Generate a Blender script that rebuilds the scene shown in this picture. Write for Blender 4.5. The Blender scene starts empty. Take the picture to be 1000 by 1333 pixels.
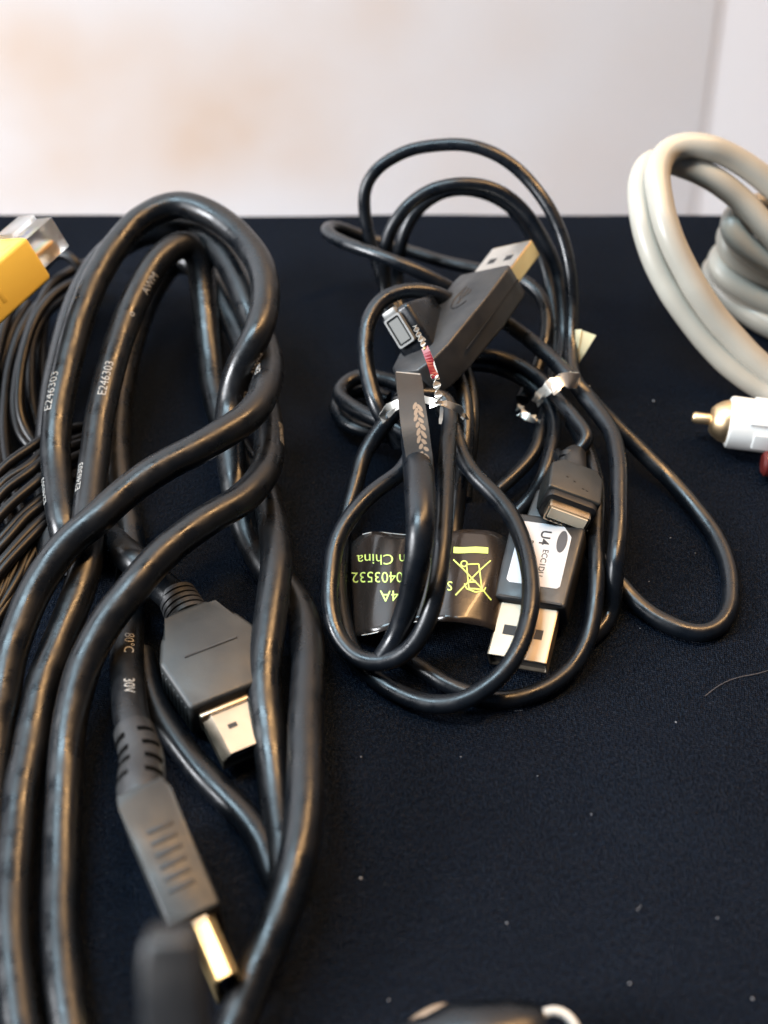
import bpy, bmesh, math, random
from mathutils import Vector, Matrix, noise

# ------------------------------------------------------------------ camera, world, lamps, exposure
scene = bpy.context.scene
random.seed(7)
CAM_H, PITCH, VFOV = 210.0, math.radians(48), math.radians(44)     # mm
cam_d = bpy.data.cameras.new('camera')
cam = bpy.data.objects.new('camera', cam_d)
scene.collection.objects.link(cam)
cam.location = (0, 0, CAM_H / 1000)
cam.rotation_euler = (math.pi / 2 - PITCH, 0, 0)
cam_d.sensor_fit = 'VERTICAL'
cam_d.sensor_height = 24
cam_d.lens = 12 / math.tan(VFOV / 2)
cam_d.clip_start, cam_d.clip_end = 0.005, 50
cam_d.dof.use_dof = True
cam_d.dof.focus_distance = 0.262
cam_d.dof.aperture_fstop = 6.3
scene.camera = cam
scene.render.resolution_x, scene.render.resolution_y = 768, 1024

world = bpy.data.worlds.new('World')
scene.world = world
world.use_nodes = True
bg = world.node_tree.nodes['Background']
bg.inputs[0].default_value = (0.42, 0.64, 1.0, 1)
bg.inputs[1].default_value = 0.07

def lamp(name, loc, target, sx, sy, power, col):
    d = bpy.data.lights.new(name, 'AREA')
    d.shape = 'RECTANGLE'
    d.size, d.size_y, d.energy, d.color = sx, sy, power, col
    o = bpy.data.objects.new(name, d)
    scene.collection.objects.link(o)
    o.location = loc
    o.rotation_euler = (Vector(target) - Vector(loc)).to_track_quat('-Z', 'Y').to_euler()
    return o
lamp('ceiling_light_cool', (-0.60, 0.30, 1.35), (0, 0.25, 0), 0.30, 0.9, 19, (0.62, 0.85, 1.0))
lamp('ceiling_light_warm', (0.36, 0.45, 1.15), (0, 0.2, 0), 0.09, 1.0, 16, (1.0, 0.58, 0.25))
lamp('wall_fill_light', (-1.6, -0.20, 0.75), (0.60, 0.8, -0.35), 0.6, 0.6, 54, (0.94, 0.96, 1.0))  # added fill lamp, aimed at the wall to brighten it

vs = scene.view_settings
vs.view_transform = 'Standard'
vs.look = 'None'
vs.exposure = 0.35
vs.gamma = 1.0
vs.use_curve_mapping = False

# ------------------------------------------------------------------ helpers (all lengths in millimetres until a mesh is made)
FPX = 666.5 / math.tan(VFOV / 2)
RX = Vector((1, 0, 0))
FW = Vector((0, math.cos(PITCH), -math.sin(PITCH)))
UPV = RX.cross(FW)
EYE = Vector((0, 0, CAM_H))

def P(x, y, h):
    """point at height h (mm) above the table that the photograph shows at pixel x, y"""
    d = FW + RX * ((x - 500) / FPX) + UPV * ((666.5 - y) / FPX)
    return EYE + d * ((CAM_H - h) / -d.z)

def px_of(p):
    d = p - EYE
    z = d.dot(FW)
    return 500 + FPX * d.dot(RX) / z, 666.5 - FPX * d.dot(UPV) / z

def link(o):
    scene.collection.objects.link(o)

def thing(name, loc, label, cat, group=None):
    o = bpy.data.objects.new(name, None)
    o.empty_display_size = 0.01
    o.location = Vector(loc) / 1000
    o['label'] = label
    o['category'] = cat
    if group:
        o['group'] = group
    link(o)
    return o

def obj(name, bm, m, parent=None, smooth=True, label=None, root=None):
    """bm is in world millimetres; root is the top-level Empty"""
    bmesh.ops.recalc_face_normals(bm, faces=bm.faces)
    me = bpy.data.meshes.new(name)
    bm.to_mesh(me)
    bm.free()
    me.transform(Matrix.Scale(0.001, 4))
    if smooth:
        me.polygons.foreach_set('use_smooth', [True] * len(me.polygons))
        me.set_sharp_from_angle(angle=math.radians(38))
    me.materials.append(m)
    o = bpy.data.objects.new(name, me)
    link(o)
    if parent is not None:
        o.parent = parent
        off = Vector((0, 0, 0))
        q = parent
        while q is not None:
            off += q.location
            q = q.parent
        # children keep zero transforms: shift the mesh into the parent's frame
        me.transform(Matrix.Translation(-off))
    if label:
        o['label'] = label
    return o

def tag(o, label, cat, group=None):
    o['label'] = label
    o['category'] = cat
    if group:
        o['group'] = group

# -- paths -----------------------------------------------------------------
class Path:
    def __init__(self, pts, step=1.1):
        W = [p if isinstance(p, Vector) else P(*p[:3]) for p in pts]
        W = [W[0] * 2 - W[1]] + W + [W[-1] * 2 - W[-2]]
        dense = []
        for i in range(1, len(W) - 2):
            p0, p1, p2, p3 = W[i - 1:i + 3]
            t0 = 0
            t1 = t0 + max((p1 - p0).length, 1e-4) ** .5
            t2 = t1 + max((p2 - p1).length, 1e-4) ** .5
            t3 = t2 + max((p3 - p2).length, 1e-4) ** .5
            n = max(2, int((p2 - p1).length / 0.5))
            for k in range(n):
                t = t1 + (t2 - t1) * k / n
                a1 = p0 * ((t1 - t) / (t1 - t0)) + p1 * ((t - t0) / (t1 - t0))
                a2 = p1 * ((t2 - t) / (t2 - t1)) + p2 * ((t - t1) / (t2 - t1))
                a3 = p2 * ((t3 - t) / (t3 - t2)) + p3 * ((t - t2) / (t3 - t2))
                b1 = a1 * ((t2 - t) / (t2 - t0)) + a2 * ((t - t0) / (t2 - t0))
                b2 = a2 * ((t3 - t) / (t3 - t1)) + a3 * ((t - t1) / (t3 - t1))
                dense.append(b1 * ((t2 - t) / (t2 - t1)) + b2 * ((t - t1) / (t2 - t1)))
        dense.append(W[-2].copy())
        # smooth: cords are stiff
        for _ in range(26):
            dense = [dense[0]] + [(dense[i - 1] + dense[i] * 2 + dense[i + 1]) / 4 for i in range(1, len(dense) - 1)] + [dense[-1]]
        cum = [0]
        for a, b in zip(dense, dense[1:]):
            cum.append(cum[-1] + (b - a).length)
        self.L = cum[-1]
        n = max(3, int(self.L / step))
        self.p, j = [], 0
        for k in range(n + 1):
            s = self.L * k / n
            while j < len(cum) - 2 and cum[j + 1] < s:
                j += 1
            u = (s - cum[j]) / max(cum[j + 1] - cum[j], 1e-9)
            self.p.append(dense[j].lerp(dense[j + 1], min(u, 1)))
        self.n = n
        self.t = []
        for i in range(n + 1):
            self.t.append((self.p[min(i + 1, n)] - self.p[max(i - 1, 0)]).normalized())
    def at(self, s):
        u = max(0, min(self.n - 1e-6, s / self.L * self.n))
        i = int(u)
        return self.p[i].lerp(self.p[i + 1], u - i), self.t[i].lerp(self.t[i + 1], u - i).normalized()
    def s_near(self, x, y):
        best = min(range(self.n + 1), key=lambda i: (px_of(self.p[i])[0] - x) ** 2 + (px_of(self.p[i])[1] - y) ** 2)
        return self.L * best / self.n

def sweep(bm, path, r, seg=14, cap=True, rfun=None, r2=None):
    t = path.t[0]
    ref = Vector((0, 0, 1)) if abs(t.z) < .9 else Vector((1, 0, 0))
    n = (ref - t * ref.dot(t)).normalized()
    rings = []
    for i in range(path.n + 1):
        t = path.t[i]
        n = (n - t * n.dot(t)).normalized()
        b = t.cross(n)
        rr = r if rfun is None else rfun(i / path.n)
        q = path.p[i]
        wob = noise.noise_vector(q * .11) * min(.18, rr * .06)
        wob -= t * wob.dot(t)
        rr *= 1 + .02 * noise.noise(q * .21)
        ring = []
        for k in range(seg):
            a = 2 * math.pi * k / seg
            ring.append(bm.verts.new(q + wob + (n * math.cos(a) + b * math.sin(a)) * rr))
        rings.append(ring)
    for i in range(path.n):
        for k in range(seg):
            bm.faces.new((rings[i][k], rings[i][(k + 1) % seg], rings[i + 1][(k + 1) % seg], rings[i + 1][k]))
    if cap:
        bm.faces.new(rings[0][::-1])
        bm.faces.new(rings[-1])

def ribbon(bm, path, wfun, th, nfun):
    """flat strip: width wfun(u), thickness th, face normal nfun(u, p, t)"""
    rings = []
    for i in range(path.n + 1):
        u = i / path.n
        t = path.t[i]
        nn = nfun(u, path.p[i], t)
        nn = (nn - t * nn.dot(t)).normalized()
        b = t.cross(nn)
        w = wfun(u) / 2
        p = path.p[i]
        rings.append([bm.verts.new(p + b * w + nn * th / 2), bm.verts.new(p - b * w + nn * th / 2),
                      bm.verts.new(p - b * w - nn * th / 2), bm.verts.new(p + b * w - nn * th / 2)])
    for i in range(path.n):
        for k in range(4):
            bm.faces.new((rings[i][k], rings[i][(k + 1) % 4], rings[i + 1][(k + 1) % 4], rings[i + 1][k]))
    bm.faces.new(rings[0][::-1])
    bm.faces.new(rings[-1])

def to_eye(u, p, t):
    return (EYE - p).normalized()

# -- solids in a local frame (X = nose, Y = width, Z = up), then placed by a matrix -----------------
def frame(origin, x, up):
    x = Vector(x).normalized()
    z = Vector(up)
    z = (z - x * z.dot(x)).normalized()
    y = z.cross(x)
    m = Matrix((x, y, z)).transposed().to_4x4()
    m.translation = Vector(origin)
    return m

def box(bm, M, x0, x1, y0, y1, z0, z1, bev=0, seg=2):
    b = bmesh.new()
    bmesh.ops.create_cube(b, size=1)
    for v in b.verts:
        v.co = Vector((x0 + (v.co.x + .5) * (x1 - x0), y0 + (v.co.y + .5) * (y1 - y0), z0 + (v.co.z + .5) * (z1 - z0)))
    if bev:
        bmesh.ops.bevel(b, geom=list(b.edges), offset=bev, segments=seg, profile=.5, affect='EDGES')
    merge(bm, b, M)

def prism(bm, M, outline, z0, z1, bev=0, seg=2, taper=None):
    """outline in local X,Y extruded along Z"""
    b = bmesh.new()
    lo = [b.verts.new((x, y, z0)) for x, y in outline]
    hi = [b.verts.new((x, y, z1)) for x, y in outline]
    n = len(outline)
    b.faces.new(lo[::-1])
    b.faces.new(hi)
    for i in range(n):
        b.faces.new((lo[i], lo[(i + 1) % n], hi[(i + 1) % n], hi[i]))
    if bev:
        bmesh.ops.bevel(b, geom=list(b.edges), offset=bev, segments=seg, profile=.5, affect='EDGES')
    merge(bm, b, M)

def xprism(bm, M, outline, x0, x1, bev=0, seg=2, s0=1, s1=1):
    """outline in local Y,Z extruded along X (optionally scaled at each end)"""
    b = bmesh.new()
    lo = [b.verts.new((x0, y * s0, z * s0)) for y, z in outline]
    hi = [b.verts.new((x1, y * s1, z * s1)) for y, z in outline]
    n = len(outline)
    b.faces.new(lo[::-1])
    b.faces.new(hi)
    for i in range(n):
        b.faces.new((lo[i], lo[(i + 1) % n], hi[(i + 1) % n], hi[i]))
    if bev:
        bmesh.ops.bevel(b, geom=list(b.edges), offset=bev, segments=seg, profile=.5, affect='EDGES')
    merge(bm, b, M)

def shell(bm, M, outline, x0, x1, th):
    """hollow metal sleeve along X, open at x1; outline in Y,Z"""
    n = len(outline)
    cy = sum(o[0] for o in outline) / n
    cz = sum(o[1] for o in outline) / n
    def inner(o):
        dy, dz = o[0] - cy, o[1] - cz
        return (o[0] - math.copysign(min(th, abs(dy)), dy), o[1] - math.copysign(min(th, abs(dz)), dz))
    inn = [inner(o) for o in outline]
    b = bmesh.new()
    A = [b.verts.new((x0, *o)) for o in outline]
    B = [b.verts.new((x1, *o)) for o in outline]
    C = [b.verts.new((x1, *o)) for o in inn]
    D = [b.verts.new((x0 + 1, *o)) for o in inn]
    for i in range(n):
        j = (i + 1) % n
        b.faces.new((A[i], A[j], B[j], B[i]))
        b.faces.new((B[i], B[j], C[j], C[i]))
        b.faces.new((C[i], C[j], D[j], D[i]))
    b.faces.new(A[::-1])
    b.faces.new(D)
    merge(bm, b, M)

def lathe(bm, M, prof, seg=28):
    """prof = [(x, r)...] turned about local X"""
    b = bmesh.new()
    rings = []
    for x, r in prof:
        rings.append([b.verts.new((x, r * math.cos(2 * math.pi * k / seg), r * math.sin(2 * math.pi * k / seg))) for k in range(seg)])
    for i in range(len(rings) - 1):
        for k in range(seg):
            b.faces.new((rings[i][k], rings[i][(k + 1) % seg], rings[i + 1][(k + 1) % seg], rings[i + 1][k]))
    b.faces.new(rings[0][::-1])
    b.faces.new(rings[-1])
    merge(bm, b, M)

def merge(bm, b, M):
    bmesh.ops.recalc_face_normals(b, faces=b.faces)
    vm = {v: bm.verts.new(M @ v.co) for v in b.verts}
    for f in b.faces:
        try:
            bm.faces.new([vm[v] for v in f.verts])
        except ValueError:
            pass
    b.free()

def rrect(w, h, r, k=4, cy=0, cz=0):
    o = []
    for qx, qy, a0 in ((1, 1, 0), (-1, 1, 90), (-1, -1, 180), (1, -1, 270)):
        for i in range(k + 1):
            a = math.radians(a0 + 90 * i / k)
            o.append((cy + qx * (w / 2 - r) + r * math.cos(a), cz + qy * (h / 2 - r) + r * math.sin(a)))
    return o

# -- lettering ------------------------------------------------------------
def text_geo(s, size, bold=0.0):
    c = bpy.data.curves.new('lettering_source', 'FONT')
    c.body = s
    c.size = size
    c.offset = bold
    c.resolution_u = 3
    o = bpy.data.objects.new('lettering_source', c)
    link(o)
    dg = bpy.context.evaluated_depsgraph_get()
    me = bpy.data.meshes.new_from_object(o.evaluated_get(dg))
    b = bmesh.new()
    b.from_mesh(me)
    bmesh.ops.triangulate(b, faces=b.faces)
    bmesh.ops.subdivide_edges(b, edges=[e for e in b.edges if e.calc_length() > size * .22], cuts=1)
    bpy.data.objects.remove(o)
    bpy.data.curves.remove(c)
    bpy.data.meshes.remove(me)
    return b

def lettering(bm, s, size, fn, bold=0.0):
    b = text_geo(s, size, bold)
    vm = {v: bm.verts.new(fn(v.co.x, v.co.y)) for v in b.verts}
    for f in b.faces:
        bm.faces.new([vm[v] for v in f.verts])
    b.free()

def text_on_cord(bm, path, r, s, size, at_px, turn=0.0, reverse=False, bold=0.0):
    s0 = path.s_near(*at_px)
    def fn(x, y):
        p, t = path.at(s0 - x if reverse else s0 + x)
        if reverse:
            t = -t
        n = (EYE - p)
        n = (n - t * n.dot(t)).normalized()
        up = n.cross(t)
        a = turn + (y - size * .35) / r
        wob = noise.noise_vector(p * .11) * min(.18, r * .06)
        wob -= t * wob.dot(t)
        rr = r * (1 + .02 * noise.noise(p * .21))
        return p + wob + (n * math.cos(a) + up * math.sin(a)) * (rr + .06)
    lettering(bm, s, size, fn, bold)

# ------------------------------------------------------------------ materials
def mat(name, col, rough=.5, metal=0.0, spec=.5, bump=0.0, bscale=2000, rvar=0.0, cvar=None, cscale=400, trans=0.0, sheen=0.0, coat=0.0, lump=0.0):
    m = bpy.data.materials.new(name)
    m.use_nodes = True
    nt = m.node_tree
    b = nt.nodes['Principled BSDF']
    b.inputs['Base Color'].default_value = (*col, 1)
    b.inputs['Roughness'].default_value = rough
    b.inputs['Metallic'].default_value = metal
    b.inputs['Specular IOR Level'].default_value = spec
    b.inputs['Transmission Weight'].default_value = trans
    b.inputs['Coat Weight'].default_value = coat
    if sheen:
        b.inputs['Sheen Weight'].default_value = sheen
    geo = nt.nodes.new('ShaderNodeNewGeometry')
    def nz(scale, detail=3):
        n = nt.nodes.new('ShaderNodeTexNoise')
        n.inputs['Scale'].default_value = scale
        n.inputs['Detail'].default_value = detail
        nt.links.new(geo.outputs['Position'], n.inputs['Vector'])
        return n
    if rvar:
        n = nz(cscale, 4)
        mr = nt.nodes.new('ShaderNodeMapRange')
        mr.inputs[1].default_value, mr.inputs[2].default_value = .3, .7
        mr.inputs[3].default_value, mr.inputs[4].default_value = rough - rvar, rough + rvar
        nt.links.new(n.outputs['Fac'], mr.inputs[0])
        nt.links.new(mr.outputs[0], b.inputs['Roughness'])
    if cvar:
        n = nz(cscale * .6, 5)
        cr = nt.nodes.new('ShaderNodeValToRGB')
        cr.color_ramp.elements[0].position, cr.color_ramp.elements[1].position = .35, .68
        cr.color_ramp.elements[0].color = (*col, 1)
        cr.color_ramp.elements[1].color = (*cvar, 1)
        nt.links.new(n.outputs['Fac'], cr.inputs[0])
        nt.links.new(cr.outputs[0], b.inputs['Base Color'])
    if bump:
        n = nz(bscale, 3)
        bp = nt.nodes.new('ShaderNodeBump')
        bp.inputs['Strength'].default_value = bump
        bp.inputs['Distance'].default_value = .0002
        nt.links.new(n.outputs['Fac'], bp.inputs['Height'])
        nt.links.new(bp.outputs[0], b.inputs['Normal'])
        if lump:
            n2 = nz(210, 2)
            bp2 = nt.nodes.new('ShaderNodeBump')
            bp2.inputs['Strength'].default_value = lump
            bp2.inputs['Distance'].default_value = .0012
            nt.links.new(n2.outputs['Fac'], bp2.inputs['Height'])
            nt.links.new(bp2.outputs[0], bp.inputs['Normal'])
    return m

M_cord = mat('thick_cord_black_pvc', (.0025, .0035, .0050), .32, spec=.46, bump=.12, bscale=1600, rvar=.12, cvar=(.0055, .006, .007), cscale=240, lump=.10)
M_thin = mat('thin_cord_black_pvc', (.0020, .0032, .0052), .32, spec=.46, bump=.10, bscale=1800, rvar=.10, cvar=(.004, .0055, .008), cscale=300, lump=.07)
M_wire = mat('flat_wire_black_pvc', (.003, .003, .0035), .36, spec=.30, rvar=.05, cscale=300)
M_house = mat('plug_housing_black', (.011, .013, .014), .43, bump=.2, bscale=4000, rvar=.10, cvar=(.026, .027, .026), cscale=220)
M_house2 = mat('usb_housing_black', (.013, .014, .016), .40, bump=.15, bscale=5000, rvar=.08, cvar=(.028, .028, .028), cscale=300)
M_slot = mat('slot_black', (.002, .002, .002), .9, spec=.05)
M_foil_lit = mat('tie_foil_warm_lit', (.86, .76, .48), .38, metal=.35, bump=.2, bscale=600)  # silver foil with its warm reflection put into the base colour
M_dark = mat('plug_insert_black', (.006, .006, .007), .5)
M_blue = mat('plug_insert_navy', (.008, .012, .03), .4)
M_steel = mat('nickel_shell', (.47, .40, .31), .40, 1.0, bump=.04, bscale=600, rvar=.08, cscale=200)
M_gold = mat('gold_shell', (.95, .70, .34), .36, 1.0, rvar=.08, cscale=250)
M_foil = mat('foil_tie', (.84, .81, .74), .32, .72, bump=.35, bscale=700)
M_white = mat('white_print', (.75, .75, .72), .6)
M_print = mat('grey_print', (.30, .295, .28), .6)
M_lime = mat('lime_print', (.66, .86, .22), .5)
M_film = mat('label_film_black', (.022, .018, .016), .27, bump=.35, bscale=120, rvar=.06, cscale=150, coat=.2)
M_filmedge = mat('label_film_edge', (.7, .7, .68), .5)
M_paper = mat('white_sticker', (.62, .62, .64), .42)
M_ink = mat('sticker_ink', (.02, .02, .025), .6)
M_grey_ink = mat('sticker_logo_ink', (.06, .06, .07), .5)
M_strap = mat('strap_black', (.014, .013, .012), .48, bump=.15, bscale=1500, cvar=(.022, .019, .017), cscale=200)
M_tan = mat('strap_print_tan', (.20, .145, .10), .6)
M_red = mat('tie_red', (.20, .012, .022), .42)
M_beige = mat('twin_cord_grey_beige', (.335, .31, .26), .36, bump=.05, bscale=700, rvar=.06, cvar=(.38, .355, .30), cscale=90)
M_wplug = mat('plug_white', (.64, .63, .60), .35, bump=.03, bscale=3000)
M_rplug = mat('plug_red', (.09, .010, .008), .38)
M_brass = mat('jack_gold', (.80, .58, .34), .42, 1.0, rvar=.06, cscale=300)
M_yellow = mat('boot_yellow', (.78, .53, .08), .45, bump=.05, bscale=2500)
M_clear = mat('clear_plastic', (.97, .95, .93), .33, trans=1.0)
M_block = mat('contact_block_tan', (.78, .64, .46), .45)
M_grey = mat('tongue_grey', (.16, .16, .15), .5)
M_bright = mat('bright_shell', (.27, .27, .26), .42, .6)
M_top_lit = mat('plug_top_lit', (.78, .73, .66), .34, 1.0, rvar=.08, cscale=300)
M_lint = mat('lint_white', (.34, .34, .36), .9)
M_hair = mat('hair_fibre', (.10, .09, .09), .6)

# woven black cloth
def cloth_material():
    m = bpy.data.materials.new('black_woven_cloth')
    m.use_nodes = True
    nt = m.node_tree
    nt.nodes.remove(nt.nodes['Principled BSDF'])
    dif = nt.nodes.new('ShaderNodeBsdfDiffuse')
    glo = nt.nodes.new('ShaderNodeBsdfGlossy')
    glo.inputs['Roughness'].default_value = .34
    mixs = nt.nodes.new('ShaderNodeMixShader')
    mixs.inputs[0].default_value = .0085
    nt.links.new(dif.outputs[0], mixs.inputs[1])
    nt.links.new(glo.outputs[0], mixs.inputs[2])
    nt.links.new(mixs.outputs[0], nt.nodes['Material Output'].inputs['Surface'])
    tc = nt.nodes.new('ShaderNodeNewGeometry')
    def mapping(rot, sc):
        mp = nt.nodes.new('ShaderNodeMapping')
        mp.inputs['Rotation'].default_value[2] = rot
        mp.inputs['Scale'].default_value = sc
        nt.links.new(tc.outputs['Position'], mp.inputs['Vector'])
        return mp
    def wave(rot, scale, dist):
        w = nt.nodes.new('ShaderNodeTexWave')
        w.inputs['Scale'].default_value = scale
        w.inputs['Distortion'].default_value = dist
        w.inputs['Detail'].default_value = 2
        w.inputs['Detail Scale'].default_value = 2.5
        nt.links.new(mapping(rot, (1, 1, 1)).outputs[0], w.inputs['Vector'])
        return w
    w1 = wave(math.radians(12), 900, 3.0)
    w2 = wave(math.radians(102), 640, 4.0)
    def noise_tex(scale, detail, rot, sc):
        n = nt.nodes.new('ShaderNodeTexNoise')
        n.inputs['Scale'].default_value = scale
        n.inputs['Detail'].default_value = detail
        nt.links.new(mapping(rot, sc).outputs[0], n.inputs['Vector'])
        return n
    n = noise_tex(2100, 2, math.radians(-12), (1, .55, 1))
    n2 = noise_tex(28, 3, 0, (1, 1, 1))
    def math_node(op, a, b_):
        k = nt.nodes.new('ShaderNodeMath'); k.operation = op
        for q, v in enumerate((a, b_)):
            if isinstance(v, (int, float)):
                k.inputs[q].default_value = v
            else:
                nt.links.new(v, k.inputs[q])
        return k.outputs[0]
    weave = math_node('MULTIPLY', w1.outputs['Fac'], w2.outputs['Fac'])
    h = math_node('ADD', math_node('MULTIPLY', weave, .45), n.outputs['Fac'])
    bp = nt.nodes.new('ShaderNodeBump')
    bp.inputs['Strength'].default_value = 1.0
    bp.inputs['Distance'].default_value = .0005
    nt.links.new(h, bp.inputs['Height'])
    soft = nt.nodes.new('ShaderNodeBump')          # slow ripples of a cloth that does not lie dead flat
    soft.inputs['Strength'].default_value = .5
    soft.inputs['Distance'].default_value = .004
    nt.links.new(n2.outputs['Fac'], soft.inputs['Height'])
    nt.links.new(soft.outputs[0], bp.inputs['Normal'])
    nt.links.new(bp.outputs[0], dif.inputs['Normal'])
    nt.links.new(bp.outputs[0], glo.inputs['Normal'])
    cr = nt.nodes.new('ShaderNodeValToRGB')
    cr.color_ramp.elements[0].position, cr.color_ramp.elements[1].position = .45, .85
    cr.color_ramp.elements[0].color = (.0004, .0013, .0036, 1)
    cr.color_ramp.elements[1].color = (.0068, .0115, .0215, 1)
    # faded and dusty areas shift the whole ramp a little
    hh = math_node('ADD', h, math_node('MULTIPLY', math_node('SUBTRACT', n2.outputs['Fac'], .5), .22))
    nt.links.new(hh, cr.inputs[0])
    nt.links.new(cr.outputs[0], dif.inputs['Color'])
    return m
M_cloth = cloth_material()

def wall_material():
    m = bpy.data.materials.new('mottled_plaster')
    m.use_nodes = True
    nt = m.node_tree
    b = nt.nodes['Principled BSDF']
    b.inputs['Roughness'].default_value = .7
    geo = nt.nodes.new('ShaderNodeNewGeometry')
    mp = nt.nodes.new('ShaderNodeMapping')
    mp.inputs['Location'].default_value = (WALL_SHIFT)
    nt.links.new(geo.outputs['Position'], mp.inputs['Vector'])
    n = nt.nodes.new('ShaderNodeTexNoise')
    n.inputs['Scale'].default_value = 9
    n.inputs['Detail'].default_value = 3
    nt.links.new(mp.outputs[0], n.inputs['Vector'])
    # soft peach stains with their own places on the wall (metres)
    acc = None
    for (px, py, rad, amt) in WALL_STAINS:
        c = on_wall(px, py) / 1000
        dd = nt.nodes.new('ShaderNodeVectorMath'); dd.operation = 'DISTANCE'
        nt.links.new(mp.outputs[0], dd.inputs[0])
        dd.inputs[1].default_value = c
        mr = nt.nodes.new('ShaderNodeMapRange'); mr.interpolation_type = 'SMOOTHSTEP'
        mr.inputs[1].default_value, mr.inputs[2].default_value = 0, rad
        mr.inputs[3].default_value, mr.inputs[4].default_value = amt, 0
        nt.links.new(dd.outputs['Value'], mr.inputs[0])
        if acc is None:
            acc = mr.outputs[0]
        else:
            mx = nt.nodes.new('ShaderNodeMath'); mx.operation = 'ADD'; mx.use_clamp = True
            nt.links.new(acc, mx.inputs[0]); nt.links.new(mr.outputs[0], mx.inputs[1])
            acc = mx.outputs[0]
    nr = nt.nodes.new('ShaderNodeMapRange')
    nr.inputs[1].default_value, nr.inputs[2].default_value = .3, .7
    nr.inputs[3].default_value, nr.inputs[4].default_value = .45, 1.2
    nt.links.new(n.outputs['Fac'], nr.inputs[0])
    ml = nt.nodes.new('ShaderNodeMath'); ml.operation = 'MULTIPLY'; ml.use_clamp = True
    nt.links.new(acc, ml.inputs[0]); nt.links.new(nr.outputs[0], ml.inputs[1])
    mixc = nt.nodes.new('ShaderNodeMix'); mixc.data_type = 'RGBA'
    mixc.inputs['A'].default_value = (.80, .795, .81, 1)
    mixc.inputs['B'].default_value = (.72, .57, .46, 1)
    nt.links.new(ml.outputs[0], mixc.inputs['Factor'])
    nt.links.new(mixc.outputs['Result'], b.inputs['Base Color'])
    return m
WY = 800.0
def on_wall(x, y):
    d = FW + RX * ((x - 500) / FPX) + UPV * ((666.5 - y) / FPX)
    return EYE + d * (WY / d.y)
WALL_STAINS = ((450, 70, .10, .22), (160, 230, .08, .35), (20, 250, .07, .5), (400, 130, .09, .25), (660, 40, .07, .28), (760, 220, .08, .22), (590, 230, .06, .28), (840, 90, .06, .15), (500, 20, .05, .3), (320, 160, .085, .8), (240, 190, .07, .6), (60, 150, .09, .75), (210, 60, .06, .35), (120, 60, .08, .35), (430, 210, .06, .35), (560, 130, .06, .18), (330, 40, .07, .3), (0, 40, .07, .5))
WALL_SHIFT = (0.0, 0.0, 0.0)
M_wall = wall_material()
M_panel = mat('panel_white', (.73, .72, .735), .6, cvar=(.74, .715, .725), cscale=6)

# ------------------------------------------------------------------ the setting
def build_table():
    bm = bmesh.new()
    edge = P(500, 273, 0).y
    prof = [(-420, 0.0)]
    y = -420
    ys = [-420 + 30 * i for i in range(int((edge + 420 - 4) / 30))] + [edge - 4]
    prof = [(y, 0) for y in ys]
    for a in range(1, 7):
        t = math.radians(90 * a / 6)
        prof.append((edge - 4 + 4 * math.sin(t), -4 + 4 * math.cos(t)))
    prof += [(edge + 1, -60), (edge + 3, -200), (edge + 2, -420)]
    xs = [-600 + 20 * i for i in range(61)]
    grid = []
    for x in xs:
        row = []
        for (yy, zz) in prof:
            wob = 0.5 * math.sin(x / 37.0) + 0.35 * math.sin(x / 13.0 + 1) if yy > edge - 5 else 0
            drape = 6 * math.sin(x / 45.0) * min(1, max(0, -zz - 5) / 200)
            row.append(bm.verts.new((x, yy - x * 0.0045 + wob + drape, zz)))
        grid.append(row)
    for i in range(len(xs) - 1):
        for j in range(len(prof) - 1):
            bm.faces.new((grid[i][j], grid[i + 1][j], grid[i + 1][j + 1], grid[i][j + 1]))
    o = obj('tabletop', bm, M_cloth)
    o['kind'] = 'structure'
    o['label'] = 'table top covered in black woven cloth'
    return o
build_table()

def build_wall():
    a, c = on_wall(938, 0), on_wall(907, 245)
    k = (a.x - c.x) / (a.z - c.z)
    zs = (-760, 1500)
    xa = [c.x + k * (z - c.z) for z in zs]
    MX = Matrix(((1, 0, 0, 0), (0, 0, -1, WY + 60), (0, 1, 0, 0), (0, 0, 0, 1)))
    bm = bmesh.new()
    prism(bm, MX, [(-1500, zs[0]), (xa[0], zs[0]), (xa[1], zs[1]), (-1500, zs[1])], 0, 60, bev=1.2, seg=2)
    w = obj('wall', bm, M_wall)
    w['kind'] = 'structure'
    w['label'] = 'white wall with soft beige mottling'
    bm = bmesh.new()
    box(bm, Matrix.Identity(4), 60, 1400, WY + 2.2, WY + 50, -759, 1499)
    obj('wall_panel', bm, M_panel, w, smooth=False)
    bm = bmesh.new()
    box(bm, Matrix.Identity(4), -1500, 1500, -900, WY, -790, -760)
    f = obj('floor', bm, M_panel, smooth=False)
    f['kind'] = 'structure'
build_wall()

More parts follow.
